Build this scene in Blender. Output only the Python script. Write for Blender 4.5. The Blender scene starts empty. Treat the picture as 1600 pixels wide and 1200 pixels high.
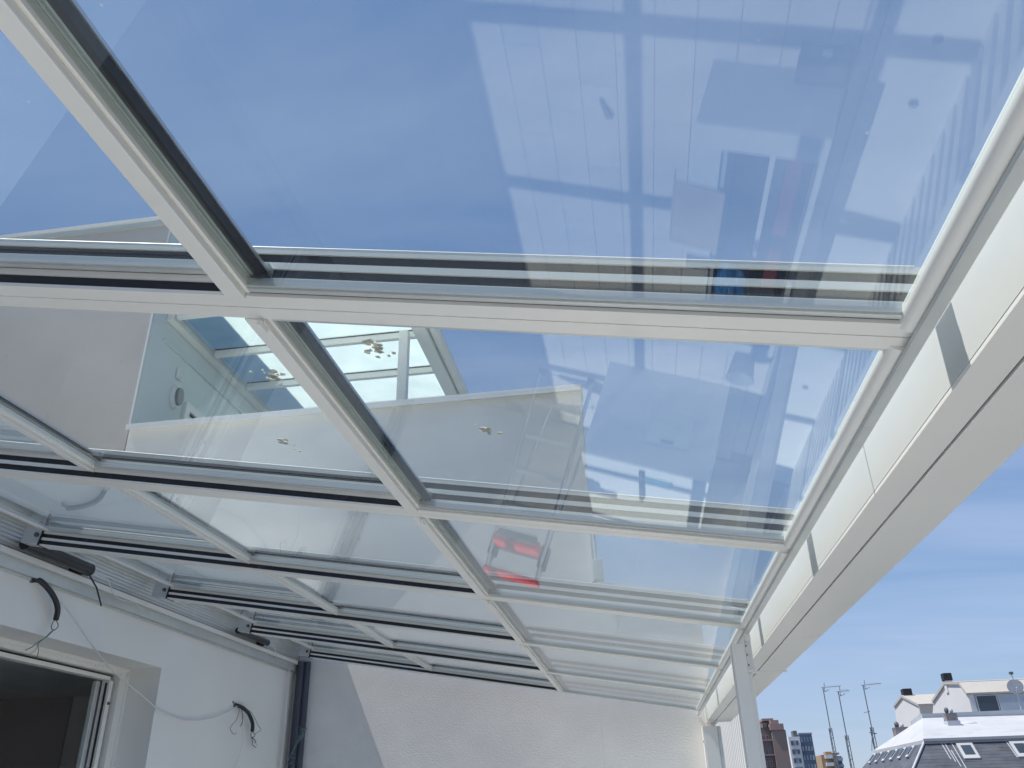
import bpy, math, random
from mathutils import Vector, Matrix
random.seed(7)
SC = bpy.context.scene
COL = SC.collection
G = 1.6                       # camera height above the terrace floor; geometry below is written relative to eye level

# ------------------------------------------------------------------ camera
cam_d = bpy.data.cameras.new('camera')
cam = bpy.data.objects.new('camera', cam_d)
COL.objects.link(cam)
cam_d.sensor_width = 36.0
cam_d.lens = 36.0 * 1273.18 / 1600.0
cam_d.clip_start = 0.02
cam_d.clip_end = 3000
right = Vector((0.98868, 0.14806, -0.02434))
down = Vector((-0.08909, 0.44872, -0.88922))
fwd = Vector((-0.12074, 0.88132, 0.45683))
m = Matrix((right, -down, -fwd)).transposed().to_4x4()
m.translation = Vector((0, 0, G))
cam.matrix_world = m
SC.camera = cam

# ------------------------------------------------------------------ light
SUN = Vector((-0.452, -0.074, 1.0)).normalized()        # towards the sun
elev = math.asin(SUN.z)
world = bpy.data.worlds.new('World')
SC.world = world
world.use_nodes = True
nt = world.node_tree
nt.nodes.clear()
N = nt.nodes.new
out = N('ShaderNodeOutputWorld')
bg = N('ShaderNodeBackground')
bg.inputs['Strength'].default_value = 0.115
sky = N('ShaderNodeTexSky')
sky.sky_type = 'NISHITA'
sky.sun_disc = False
sky.sun_elevation = elev
sky.sun_rotation = math.atan2(SUN.x, SUN.y)
sky.air_density = 1.0
sky.dust_density = 0.1
sky.ozone_density = 2.6
tc = N('ShaderNodeTexCoord')
sep = N('ShaderNodeSeparateXYZ')
nt.links.new(tc.outputs['Generated'], sep.inputs[0])
zz = N('ShaderNodeMath'); zz.operation = 'MAXIMUM'; zz.inputs[1].default_value = 0.0
nt.links.new(sep.outputs['Z'], zz.inputs[0])
za = N('ShaderNodeMath'); za.operation = 'ADD'; za.inputs[1].default_value = 0.12
nt.links.new(zz.outputs[0], za.inputs[0])
dx = N('ShaderNodeMath'); dx.operation = 'DIVIDE'
dy = N('ShaderNodeMath'); dy.operation = 'DIVIDE'
nt.links.new(sep.outputs['X'], dx.inputs[0]); nt.links.new(za.outputs[0], dx.inputs[1])
nt.links.new(sep.outputs['Y'], dy.inputs[0]); nt.links.new(za.outputs[0], dy.inputs[1])
cmb = N('ShaderNodeCombineXYZ')
nt.links.new(dx.outputs[0], cmb.inputs[0]); nt.links.new(dy.outputs[0], cmb.inputs[1])
mp = N('ShaderNodeMapping')
mp.inputs['Rotation'].default_value = (0, 0, 0.35)
mp.inputs['Scale'].default_value = (0.55, 1.5, 1)
nt.links.new(cmb.outputs[0], mp.inputs[0])
ns = N('ShaderNodeTexNoise')
ns.inputs['Scale'].default_value = 1.1
ns.inputs['Detail'].default_value = 7
ns.inputs['Roughness'].default_value = 0.55
ns.inputs['Distortion'].default_value = 0.5
nt.links.new(mp.outputs[0], ns.inputs[0])
cr = N('ShaderNodeValToRGB')
cr.color_ramp.elements[0].position = 0.37
cr.color_ramp.elements[1].position = 0.78
cr.color_ramp.elements[0].color = (0, 0, 0, 1)
cr.color_ramp.elements[1].color = (0.42, 0.42, 0.42, 1)
nt.links.new(ns.outputs['Fac'], cr.inputs[0])
mx = N('ShaderNodeMix'); mx.data_type = 'RGBA'
mx.inputs['B'].default_value = (6.8, 7.6, 9.4, 1)
nt.links.new(cr.outputs[0], mx.inputs['Factor'])
nt.links.new(sky.outputs[0], mx.inputs['A'])
# soft shoulder, as a camera renders a bright summer sky
dn_ = N('ShaderNodeVectorMath'); dn_.operation = 'MULTIPLY_ADD'
dn_.inputs[1].default_value = (0.176, 0.176, 0.176); dn_.inputs[2].default_value = (1, 1, 1)
nt.links.new(mx.outputs['Result'], dn_.inputs[0])
gn_ = N('ShaderNodeVectorMath'); gn_.operation = 'MULTIPLY'
gn_.inputs[1].default_value = (0.96, 1.11, 1.42)
nt.links.new(mx.outputs['Result'], gn_.inputs[0])
dv_ = N('ShaderNodeVectorMath'); dv_.operation = 'DIVIDE'
nt.links.new(gn_.outputs[0], dv_.inputs[0]); nt.links.new(dn_.outputs[0], dv_.inputs[1])
nt.links.new(dv_.outputs[0], bg.inputs['Color'])
nt.links.new(bg.outputs[0], out.inputs['Surface'])

sd = bpy.data.lights.new('sun', 'SUN')
sd.energy = 3.9
sd.angle = math.radians(0.5)
sd.color = (1.0, 0.955, 0.89)
sun = bpy.data.objects.new('sun', sd)
sun.rotation_euler = SUN.to_track_quat('Z', 'Y').to_euler()
sun.location = (-10, -4, 30)
COL.objects.link(sun)

vs = SC.view_settings
vs.view_transform = 'Standard'; vs.look = 'None'; vs.gamma = 1; vs.exposure = 0.62
vs.use_curve_mapping = False
cy = SC.cycles
cy.max_bounces = 10; cy.glossy_bounces = 6; cy.diffuse_bounces = 5
cy.transmission_bounces = 6; cy.transparent_max_bounces = 40
cy.use_denoising = True
cy.caustics_reflective = False; cy.caustics_refractive = False
cy.sample_clamp_indirect = 6

# ------------------------------------------------------------------ materials
def new_mat(name):
    mt = bpy.data.materials.new(name); mt.use_nodes = True
    return mt, mt.node_tree, mt.node_tree.nodes['Principled BSDF']

def mat(name, col, rough=0.5, metal=0.0, var=0.06, vscale=3.0, bump=0.0, bscale=60.0, bdist=0.002, stretch=(1, 1, 1), spec=0.5, dirt=None):
    mt, t, p = new_mat(name)
    p.inputs['Roughness'].default_value = rough
    p.inputs['Metallic'].default_value = metal
    p.inputs['Specular IOR Level'].default_value = spec
    L = t.links.new
    g = t.nodes.new('ShaderNodeNewGeometry')
    mpn = t.nodes.new('ShaderNodeMapping'); mpn.inputs['Scale'].default_value = stretch
    L(g.outputs['Position'], mpn.inputs[0])
    n1 = t.nodes.new('ShaderNodeTexNoise'); n1.inputs['Scale'].default_value = vscale; n1.inputs['Detail'].default_value = 6
    L(mpn.outputs[0], n1.inputs[0])
    mr = t.nodes.new('ShaderNodeMapRange')
    mr.inputs['From Min'].default_value = 0.3; mr.inputs['From Max'].default_value = 0.7
    mr.inputs['To Min'].default_value = 1 - var; mr.inputs['To Max'].default_value = 1 + var
    L(n1.outputs['Fac'], mr.inputs[0])
    vm = t.nodes.new('ShaderNodeVectorMath'); vm.operation = 'SCALE'
    vm.inputs[0].default_value = col[:3]
    L(mr.outputs[0], vm.inputs['Scale'])
    last = vm.outputs[0]
    if dirt:
        n3 = t.nodes.new('ShaderNodeTexNoise'); n3.inputs['Scale'].default_value = dirt[1]; n3.inputs['Detail'].default_value = 8; n3.inputs['Roughness'].default_value = 0.65
        L(mpn.outputs[0], n3.inputs[0])
        m3 = t.nodes.new('ShaderNodeMapRange')
        m3.inputs['From Min'].default_value = dirt[2]; m3.inputs['From Max'].default_value = dirt[2] + 0.15
        m3.inputs['To Max'].default_value = dirt[3]
        L(n3.outputs['Fac'], m3.inputs[0])
        mxn = t.nodes.new('ShaderNodeMix'); mxn.data_type = 'RGBA'
        mxn.inputs['B'].default_value = (*dirt[0], 1)
        L(m3.outputs[0], mxn.inputs['Factor']); L(last, mxn.inputs['A'])
        last = mxn.outputs['Result']
    L(last, p.inputs['Base Color'])
    if bump:
        n2 = t.nodes.new('ShaderNodeTexNoise'); n2.inputs['Scale'].default_value = bscale; n2.inputs['Detail'].default_value = 4
        L(mpn.outputs[0], n2.inputs[0])
        b = t.nodes.new('ShaderNodeBump'); b.inputs['Strength'].default_value = bump; b.inputs['Distance'].default_value = bdist
        L(n2.outputs['Fac'], b.inputs['Height']); L(b.outputs[0], p.inputs['Normal'])
    return mt

WHITE = mat('white_powder_coat', (0.82, 0.81, 0.77), 0.35, var=0.035, vscale=1.2, bump=0.06, bscale=900, bdist=0.0003, dirt=((0.5, 0.48, 0.42), 3.0, 0.60, 0.25))
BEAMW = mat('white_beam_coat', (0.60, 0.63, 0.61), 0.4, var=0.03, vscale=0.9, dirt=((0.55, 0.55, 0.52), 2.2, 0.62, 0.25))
RAIL = mat('grey_white_aluminium', (0.60, 0.63, 0.62), 0.32, metal=0.25, var=0.05, vscale=2.0, stretch=(1, 6, 6), dirt=((0.3, 0.3, 0.3), 9.0, 0.63, 0.4))
SILVER = mat('mill_aluminium', (0.62, 0.64, 0.66), 0.3, metal=0.8, var=0.08, vscale=5, stretch=(1, 8, 8))
GASKET = mat('black_gasket', (0.013, 0.014, 0.02), 0.6, var=0.3, vscale=12, dirt=((0.09, 0.09, 0.1), 18, 0.6, 0.5))
RUBBER = mat('black_rubber', (0.018, 0.02, 0.026), 0.45, var=0.2, vscale=20)
BLACKM = mat('black_roller_metal', (0.02, 0.022, 0.028), 0.3, var=0.2, vscale=9)
DOWNP = mat('anthracite_pipe', (0.05, 0.058, 0.085), 0.35, var=0.12, vscale=4)
HOUSEW = mat('smooth_white_render', (0.83, 0.825, 0.785), 0.85, var=0.03, vscale=1.5, bump=0.25, bscale=70, bdist=0.001, dirt=((0.55, 0.54, 0.5), 1.3, 0.6, 0.25))
STUCCO = mat('rough_white_stucco', (0.81, 0.795, 0.765), 0.9, var=0.05, vscale=2.5, bump=0.6, bscale=85, bdist=0.0032, stretch=(1, 1, 1.5), dirt=((0.52, 0.5, 0.48), 1.1, 0.58, 0.3))
GABLE = mat('beige_render', (0.56, 0.52, 0.50), 0.9, var=0.05, vscale=1.2, bump=0.35, bscale=45, bdist=0.004, dirt=((0.42, 0.38, 0.35), 1.0, 0.55, 0.35))
NEIGHW = mat('pale_neighbour_render', (0.66, 0.71, 0.70), 0.85, var=0.04, vscale=1.4, bump=0.2, bscale=60, bdist=0.001)
COPING = mat('white_coping_metal', (0.78, 0.78, 0.77), 0.4, var=0.03)
TILE = mat('pale_floor_tile', (0.72, 0.685, 0.655), 0.55, var=0.06, vscale=2.2, bump=0.1, bscale=60, bdist=0.0006, dirt=((0.4, 0.36, 0.33), 3.5, 0.56, 0.35))
TILE2 = mat('pale_floor_tile_greyer', (0.67, 0.655, 0.645), 0.55, var=0.06, vscale=2.0, bump=0.1, bscale=60, bdist=0.0006, dirt=((0.36, 0.34, 0.33), 3.0, 0.55, 0.35))
GROUT = mat('grey_grout', (0.44, 0.42, 0.41), 0.9, var=0.15, vscale=10)
STRIP = mat('white_membrane', (0.80, 0.80, 0.79), 0.6, var=0.04, vscale=2, dirt=((0.5, 0.5, 0.48), 2.5, 0.55, 0.35))
CABW = mat('white_cabinet', (0.72, 0.73, 0.72), 0.4, var=0.03, dirt=((0.45, 0.44, 0.4), 3, 0.6, 0.3))
CARD = mat('cardboard', (0.50, 0.40, 0.30), 0.9, var=0.08, vscale=8)
BLUE = mat('blue_plastic', (0.02, 0.26, 0.66), 0.35, var=0.35, vscale=14, bump=0.7, bscale=25, bdist=0.02)
TEAL = mat('teal_plastic', (0.08, 0.36, 0.42), 0.4)
RED = mat('red_plastic', (0.55, 0.035, 0.045), 0.4, var=0.1)
DARKRED = mat('dark_red_metal', (0.25, 0.04, 0.05), 0.5, var=0.15)
GREYP = mat('dark_grey_plastic', (0.09, 0.095, 0.11), 0.5, var=0.15)
ROOM = mat('dim_room_wall', (0.80, 0.86, 0.84), 0.9)
ROOMD = mat('purple_dark_panel', (0.05, 0.03, 0.09), 0.6)
FLOORD = mat('dark_room_floor', (0.45, 0.36, 0.34), 0.6)
WIREW = mat('white_cable', (0.70, 0.70, 0.68), 0.5)
WIREG = mat('grey_green_wire', (0.16, 0.24, 0.26), 0.5)
COPPER = mat('copper_wire_ends', (0.5, 0.42, 0.3), 0.4, metal=0.5)
LAMPG = mat('ribbed_lamp_glass', (0.22, 0.24, 0.25), 0.25)
SLATE = mat('dark_slate', (0.070, 0.080, 0.100), 0.7, var=0.3, vscale=2.0, stretch=(1, 1, 2), bump=0.4, bscale=14, bdist=0.01, dirt=((0.13, 0.13, 0.14), 1.5, 0.52, 0.5))
ROOFW = mat('white_roof_membrane', (0.42, 0.43, 0.455), 0.75, var=0.07, vscale=0.7, dirt=((0.30, 0.31, 0.33), 1.3, 0.52, 0.5))
PENT = mat('white_gable_paint', (0.60, 0.595, 0.595), 0.8, var=0.03, vscale=0.8)
PENTR = mat('cream_sheet_roof', (0.42, 0.395, 0.36), 0.6, var=0.05)
PARG = mat('grey_parapet', (0.42, 0.45, 0.49), 0.8, var=0.08, vscale=1)
CHIM = mat('grey_brick_chimney', (0.17, 0.16, 0.17), 0.9, var=0.5, vscale=5)
DKGLASS = mat('dark_window_glass', (0.05, 0.07, 0.09), 0.08, var=0.3, vscale=0.6)
MIDGLASS = mat('pale_window_blind', (0.32, 0.36, 0.42), 0.3, var=0.2, vscale=1)
TWBROWN = mat('brown_tower_render', (0.25, 0.195, 0.175), 0.85, var=0.07, vscale=0.1)  # brown mixed greyer: distance haze is put into the colour
TWBRDK = mat('dark_brown_brick', (0.15, 0.125, 0.125), 0.85, var=0.25, vscale=0.4)
TWPINK = mat('pinkish_concrete', (0.30, 0.21, 0.20), 0.85, var=0.1, vscale=0.5)
TWWHITE = mat('white_tower_cladding', (0.66, 0.68, 0.70), 0.8, var=0.05, vscale=0.3)
TWGLASS = mat('slate_blue_curtain_wall', (0.10, 0.14, 0.20), 0.3, var=0.5, vscale=0.25)
TWPANEL = mat('grey_blue_spandrel', (0.28, 0.33, 0.40), 0.6, var=0.3, vscale=0.4)
TWOCH = mat('ochre_brick', (0.36, 0.25, 0.16), 0.85, var=0.1, vscale=0.3)
MAST = mat('galvanised_mast', (0.20, 0.22, 0.25), 0.5, metal=0.4)
GROUND = mat('city_ground', (0.14, 0.14, 0.14), 0.9, var=0.3, vscale=0.03)
FACADE = mat('cream_facade', (0.42, 0.40, 0.37), 0.9, var=0.06, vscale=0.3)
BIRD = mat('dried_dropping', (0.80, 0.73, 0.60), 0.9, var=0.5, vscale=70)

def glass_mat(name, tint, r0, extra_dust=0.0, diffuse=0.0):
    mt, t, p = new_mat(name)
    t.nodes.remove(p)
    L = t.links.new
    o = t.nodes['Material Output']
    g = t.nodes.new('ShaderNodeNewGeometry')
    d = t.nodes.new('ShaderNodeVectorMath'); d.operation = 'DOT_PRODUCT'
    L(g.outputs['Normal'], d.inputs[0]); L(g.outputs['Incoming'], d.inputs[1])
    a = t.nodes.new('ShaderNodeMath'); a.operation = 'ABSOLUTE'; L(d.outputs['Value'], a.inputs[0])
    s = t.nodes.new('ShaderNodeMath'); s.operation = 'SUBTRACT'; s.inputs[0].default_value = 1.0; L(a.outputs[0], s.inputs[1]); s.use_clamp = True
    pw = t.nodes.new('ShaderNodeMath'); pw.operation = 'POWER'; pw.inputs[1].default_value = 5.0; L(s.outputs[0], pw.inputs[0])
    ma = t.nodes.new('ShaderNodeMath'); ma.operation = 'MULTIPLY_ADD'
    ma.inputs[1].default_value = 1 - r0; ma.inputs[2].default_value = r0; L(pw.outputs[0], ma.inputs[0])
    tr = t.nodes.new('ShaderNodeBsdfTransparent'); tr.inputs['Color'].default_value = (*tint, 1)
    gl = t.nodes.new('ShaderNodeBsdfGlossy'); gl.inputs['Roughness'].default_value = 0.0; gl.inputs['Color'].default_value = (1, 1, 1, 1)
    # dust specks and faint film lying on the pane
    df = t.nodes.new('ShaderNodeBsdfDiffuse'); df.inputs['Color'].default_value = (0.8, 0.8, 0.8, 1)
    vo = t.nodes.new('ShaderNodeTexVoronoi'); vo.inputs['Scale'].default_value = 9; vo.inputs['Randomness'].default_value = 1
    L(g.outputs['Position'], vo.inputs['Vector'])
    lt = t.nodes.new('ShaderNodeMapRange'); lt.inputs['From Min'].default_value = 0.03; lt.inputs['From Max'].default_value = 0.015
    lt.inputs['To Min'].default_value = 0; lt.inputs['To Max'].default_value = 0.5
    L(vo.outputs['Distance'], lt.inputs[0])
    n = t.nodes.new('ShaderNodeTexNoise'); n.inputs['Scale'].default_value = 2.2; n.inputs['Detail'].default_value = 8; n.inputs['Roughness'].default_value = 0.6
    L(g.outputs['Position'], n.inputs[0])
    fm = t.nodes.new('ShaderNodeMapRange'); fm.inputs['From Min'].default_value = 0.42; fm.inputs['From Max'].default_value = 0.75
    fm.inputs['To Min'].default_value = diffuse; fm.inputs['To Max'].default_value = diffuse + extra_dust
    L(n.outputs['Fac'], fm.inputs[0])
    ad = t.nodes.new('ShaderNodeMath'); ad.operation = 'ADD'; ad.use_clamp = True
    L(lt.outputs[0], ad.inputs[0]); L(fm.outputs[0], ad.inputs[1])
    m1 = t.nodes.new('ShaderNodeMixShader'); m2 = t.nodes.new('ShaderNodeMixShader')
    L(ad.outputs[0], m1.inputs[0]); L(tr.outputs[0], m1.inputs[1]); L(df.outputs[0], m1.inputs[2])
    L(ma.outputs[0], m2.inputs[0]); L(m1.outputs[0], m2.inputs[1]); L(gl.outputs[0], m2.inputs[2])
    L(m2.outputs[0], o.inputs['Surface'])
    return mt

GLASS = glass_mat('clear_roof_glass', (0.925, 0.958, 0.950), 0.046, 0.02, 0.002)
GREENEDGE = mat('green_glass_edge', (0.30, 0.42, 0.35), 0.2)

def milky_mat():
    mt, t, p = new_mat('milky_roof_pane')
    t.nodes.remove(p); L = t.links.new
    o = t.nodes['Material Output']
    tl = t.nodes.new('ShaderNodeBsdfTranslucent'); tl.inputs['Color'].default_value = (0.92, 0.95, 0.91, 1)
    tr = t.nodes.new('ShaderNodeBsdfTransparent'); tr.inputs['Color'].default_value = (0.55, 0.68, 0.72, 1)
    n = t.nodes.new('ShaderNodeTexNoise'); n.inputs['Scale'].default_value = 3; n.inputs['Detail'].default_value = 7
    g = t.nodes.new('ShaderNodeNewGeometry'); L(g.outputs['Position'], n.inputs[0])
    mr = t.nodes.new('ShaderNodeMapRange'); mr.inputs['From Min'].default_value = 0.35; mr.inputs['From Max'].default_value = 0.75
    mr.inputs['To Min'].default_value = 0.60; mr.inputs['To Max'].default_value = 0.48
    L(n.outputs['Fac'], mr.inputs[0])
    mxs = t.nodes.new('ShaderNodeMixShader'); L(mr.outputs[0], mxs.inputs[0]); L(tr.outputs[0], mxs.inputs[1]); L(tl.outputs[0], mxs.inputs[2])
    L(mxs.outputs[0], o.inputs['Surface'])
    return mt
MILKY = milky_mat()

# ------------------------------------------------------------------ mesh builder
TS = math.tan(0.16754); CA = math.cos(0.16754); SA = math.sin(0.16754)
def RP(x, y, v):
    """Point of the sloping roof frame: x along the roof, v metres above the rafters' underside."""
    return (x + v * SA, y, 0.70 - TS * x + v * CA)

class MB:
    def __init__(self): self.v = []; self.f = []; self.sm = []
    def add(self, vs_, fs, smooth=False):
        b = len(self.v)
        self.v += [Vector(p) for p in vs_]
        for f in fs: self.f.append([i + b for i in f]); self.sm.append(smooth)
        return self
    def hexa(self, p):
        return self.add(p, [(0, 3, 2, 1), (4, 5, 6, 7), (0, 1, 5, 4), (1, 2, 6, 5), (2, 3, 7, 6), (3, 0, 4, 7)])
    def box(self, x0, x1, y0, y1, z0, z1):
        return self.hexa([(x0, y0, z0), (x1, y0, z0), (x1, y1, z0), (x0, y1, z0), (x0, y0, z1), (x1, y0, z1), (x1, y1, z1), (x0, y1, z1)])
    def rbox(self, x0, x1, y0, y1, v0, v1):
        return self.hexa([RP(x0, y0, v0), RP(x1, y0, v0), RP(x1, y1, v0), RP(x0, y1, v0), RP(x0, y0, v1), RP(x1, y0, v1), RP(x1, y1, v1), RP(x0, y1, v1)])
    def loft(self, A, B, smooth=False):
        n = len(A)
        fs = [(i, (i + 1) % n, n + (i + 1) % n, n + i) for i in range(n)]
        self.add(list(A) + list(B), fs, smooth)
        self.add(A, [tuple(reversed(range(n)))]); self.add(B, [tuple(range(n))])
        return self
    def tube(self, path, r, n=8, caps=True, r2=None):
        P = [Vector(p) for p in path]; rings = []
        up = Vector((0, 0, 1))
        for i, p in enumerate(P):
            d = (P[min(i + 1, len(P) - 1)] - P[max(i - 1, 0)]).normalized()
            a = d.cross(up)
            if a.length < 1e-3: a = d.cross(Vector((0, 1, 0)))
            a.normalize(); b = d.cross(a).normalized()
            rr = r if r2 is None else r + (r2 - r) * i / max(1, len(P) - 1)
            rings.append([p + (a * math.cos(t) + b * math.sin(t)) * rr for t in [2 * math.pi * k / n for k in range(n)]])
        vs_ = [q for R in rings for q in R]
        fs = []
        for i in range(len(P) - 1):
            for k in range(n):
                fs.append((i * n + k, i * n + (k + 1) % n, (i + 1) * n + (k + 1) % n, (i + 1) * n + k))
        self.add(vs_, fs, True)
        if caps:
            self.add(rings[0], [tuple(range(n))]); self.add(rings[-1], [tuple(reversed(range(n)))])
        return self

def build(name, mb, mtl, parent=None, bevel=0.0, label=None, cat=None, group=None, kind=None, origin=None):
    V = mb.v
    if parent is not None:
        o0 = wloc(parent)
    else:
        if origin is None:
            origin = Vector((sum(p.x for p in V) / len(V), sum(p.y for p in V) / len(V), min(p.z for p in V)))
        o0 = Vector(origin) + Vector((0, 0, G))
    me = bpy.data.meshes.new(name)
    me.from_pydata([tuple(p + Vector((0, 0, G)) - o0) for p in V], [], mb.f)
    me.polygons.foreach_set('use_smooth', mb.sm)
    me.materials.append(mtl)
    me.validate(); me.update()
    ob = bpy.data.objects.new(name, me)
    COL.objects.link(ob)
    if parent is not None: ob.parent = parent
    else: ob.location = o0
    if bevel:
        bm_ = ob.modifiers.new('edge', 'BEVEL'); bm_.width = bevel; bm_.segments = 2; bm_.limit_method = 'ANGLE'
    tag(ob, label, cat, group, kind)
    return ob
def wloc(o):
    l = Vector(o.location)
    while o.parent: o = o.parent; l += Vector(o.location)
    return l
def tag(o, label=None, cat=None, group=None, kind=None):
    if label: o['label'] = label
    if cat: o['category'] = cat
    if group: o['group'] = group
    if kind: o['kind'] = kind
    return o
def thing(name, loc, label, cat, group=None):
    o = bpy.data.objects.new(name, None); COL.objects.link(o)
    o.location = Vector(loc) + Vector((0, 0, G)); o.empty_display_size = 0.1
    return tag(o, label, cat, group)
def dup(root, dloc, label):
    r = root.copy(); COL.objects.link(r)
    r.location = Vector(root.location) + Vector(dloc); r['label'] = label
    for ch in list(root.children):
        c = ch.copy(); COL.objects.link(c); c.parent = r
        for g in list(ch.children):
            d = g.copy(); COL.objects.link(d); d.parent = c
    return r
def recalc(ob):
    import bmesh
    b = bmesh.new(); b.from_mesh(ob.data); bmesh.ops.recalc_face_normals(b, faces=b.faces); b.to_mesh(ob.data); b.free()

YW = 7.42          # face of the party wall at the far end
XH = -3.08         # face of the house wall
XB = 0.476         # inner face of the front beam
XP = -2.90         # low wall standing above the inner end of the glass roof

# ------------------------------------------------------------------ ground and terrace floor
build('ground', MB().box(-400, 500, -300, 900, -26.5, -26), GROUND, kind='structure', origin=(0, 0, -26.5))
floor = build('terrace_floor', MB().box(-3.2, 1.0, -3.0, 7.7, -1.95, -1.612), GROUT, kind='structure', origin=(0, 0, -1.95))
tile_mesh = []
TW, TL = 0.186, 0.60
for mtl in (TILE, TILE2):
    o = build('floor_tile', MB().box(-TW / 2 + 0.002, TW / 2 - 0.002, -TL / 2 + 0.002, TL / 2 - 0.002, -0.012, 0.0), mtl, bevel=0.0, origin=(0, 0, 0))
    tile_mesh.append(o.data); bpy.data.objects.remove(o)
first = True
cols = int((0.475 + XH * -1) / TW)
for i in range(19):
    xc = 0.475 - TW * (i + 0.5)
    off = (i % 3) * 0.2
    for j in range(14):
        yc = -0.35 + off + TL * j
        if yc + TL / 2 > YW + 0.25: continue
        t_ = bpy.data.objects.new('floor_tile', tile_mesh[1 if random.random() < 0.35 else 0])
        COL.objects.link(t_); t_.parent = floor
        t_.location = Vector((xc, yc, -1.6 + random.uniform(-0.0008, 0.0008))) + Vector((0, 0, G)) - Vector(floor.location)
        t_.rotation_euler = (random.uniform(-.0012, .0012), random.uniform(-.0012, .0012), 0)
strip = build('edge_membrane', MB().box(0.478, 1.0, -3.0, 7.6, -1.611, -1.594), STRIP, floor)
build('edge_channel', MB().box(0.400, 0.412, -3.0, YW, -1.6, -1.590), GROUT, floor)
for y in (2.5, 2.84, 5.62, -0.2):
    build('drain_hole', MB().tube([(0.69, y, -1.597), (0.69, y, -1.589)], 0.022, 16), GREYP, floor)

# ------------------------------------------------------------------ own house
house = thing('house', (-5.0, 3.0, -1.6), 'white rendered house wall with a recessed dark doorway on the left', 'building')
OY0, OY1, OZ = 2.55, 5.20, 0.842
w = MB()
w.box(-3.34, XH, -3.0, OY0, -1.62, 1.16)
w.box(-3.34, XH, OY0, OY1, OZ, 1.16)
w.box(-3.34, XH, OY1, YW, -1.62, 1.16)
build('wall', w, HOUSEW, house)
build('roof_deck', MB().box(-8.5, -3.085, -3.0, YW - 0.02, 1.325, 1.50), HOUSEW, house)
build('raised_wall', MB().box(-3.12, XP, -3.0, YW - 0.002, 1.345, 1.755), HOUSEW, house)
build('coping', MB().box(-3.14, XP + 0.02, -3.0, YW - 0.002, 1.757, 1.785), COPING, house)
# doorway frame, set deep in the reveal
XF = -3.30
fr = MB()
fr.box(XF - 0.10, XF - 0.002, OY1 - 0.085, OY1, -1.6, OZ)
fr.box(XF - 0.10, XF - 0.002, OY0, OY1 - 0.086, OZ - 0.048, OZ)
fr.box(XF - 0.07, XF + 0.012, OY1 - 0.028, OY1 - 0.001, -1.6, OZ - 0.001)
fr.box(XF - 0.07, XF + 0.012, OY0, OY1 - 0.029, OZ - 0.024, OZ - 0.001)
df_ = build('door_frame', fr, WHITE, house, bevel=0.003)
tr_ = MB()
for k, (a, b) in enumerate(((0.100, 0.108), (0.150, 0.158))):
    tr_.box(XF - 0.055, XF - 0.045, OY1 - b, OY1 - a, -1.6, OZ - 0.10)
tr_.box(XF - 0.05, XF - 0.04, OY0, OY1 - 0.11, OZ - 0.060, OZ - 0.054)
build('frame_seal', tr_, GASKET, df_)
sj = MB()
sj.box(XF - 0.085, XF - 0.03, OY1 - 0.148, OY1 - 0.110, -1.6, OZ - 0.085)
sj.box(XF - 0.085, XF - 0.03, OY0, OY1 - 0.149, OZ - 0.086, OZ - 0.062)
build('sash', sj, WHITE, df_, bevel=0.003)
sj = MB()
sj.box(XF - 0.12, XF - 0.09, OY1 - 0.195, OY1 - 0.155, -1.6, OZ - 0.09)
build('inner_sash', sj, RAIL, df_, bevel=0.004)
lk = MB()
for z in (0.18, 0.62):
    lk.tube([(XF - 0.028, OY1 - 0.13, z), (XF - 0.020, OY1 - 0.13, z)], 0.009, 10)
tag(build('screw_cap', lk, GREYP, df_), kind='stuff')
# the dim room behind
rm = MB()
rm.box(-7.6, -3.42, 1.0, 9.2, 0.98, 1.05)
rm.box(-7.7, -7.6, 1.0, 9.2, -1.6, 1.05)
rm.box(-7.6, -3.42, 9.2, 9.3, -1.6, 1.05)
rm.box(-7.6, -3.42, 0.9, 1.0, -1.6, 1.05)
build('room_shell', rm, ROOM, house)
build('room_floor', MB().box(-7.7, -3.36, 0.9, 9.3, -1.70, -1.61), FLOORD, house)
build('room_panel', MB().box(-7.59, -7.50, 3.0, 8.95, 0.20, 0.72), ROOMD, house)
build('room_cupboard', MB().box(-7.59, -7.0, 2.0, 8.8, -1.6, 0.19), FLOORD, house)

# rail and trims on top of the house wall
lr = thing('wall_rail', (-3.0, 3.0, 1.1), 'long grooved white aluminium rail fixed along the top of the house wall', 'rail')
rr = MB().box(-3.078, -3.052, -3, YW - 0.003, 1.162, 1.343)
build('rail_body', rr, RAIL, lr)
for k in range(7):
    build('rib', MB().box(-3.0518, -3.045, -3, YW - 0.003, 1.198 + k * 0.0205, 1.209 + k * 0.0205), RAIL, lr)
tm = MB().box(XH + 0.001, XH + 0.030, -3, YW - 0.01, 1.100, 1.161)
tm.box(XH + 0.0305, XH + 0.052, -3, YW - 0.01, 1.155, 1.161)
tm.box(XH + 0.046, XH + 0.052, -3, YW - 0.01, 1.1612, 1.180)
tm.box(XH + 0.001, XH + 0.012, -3, YW - 0.01, 1.086, 1.0995)
build('lower_trim', tm, RAIL, lr, bevel=0.001)
build('trim_edge', MB().box(XH + 0.0522, XH + 0.056, -3, YW - 0.01, 1.155, 1.184), WHITE, lr)

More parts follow.
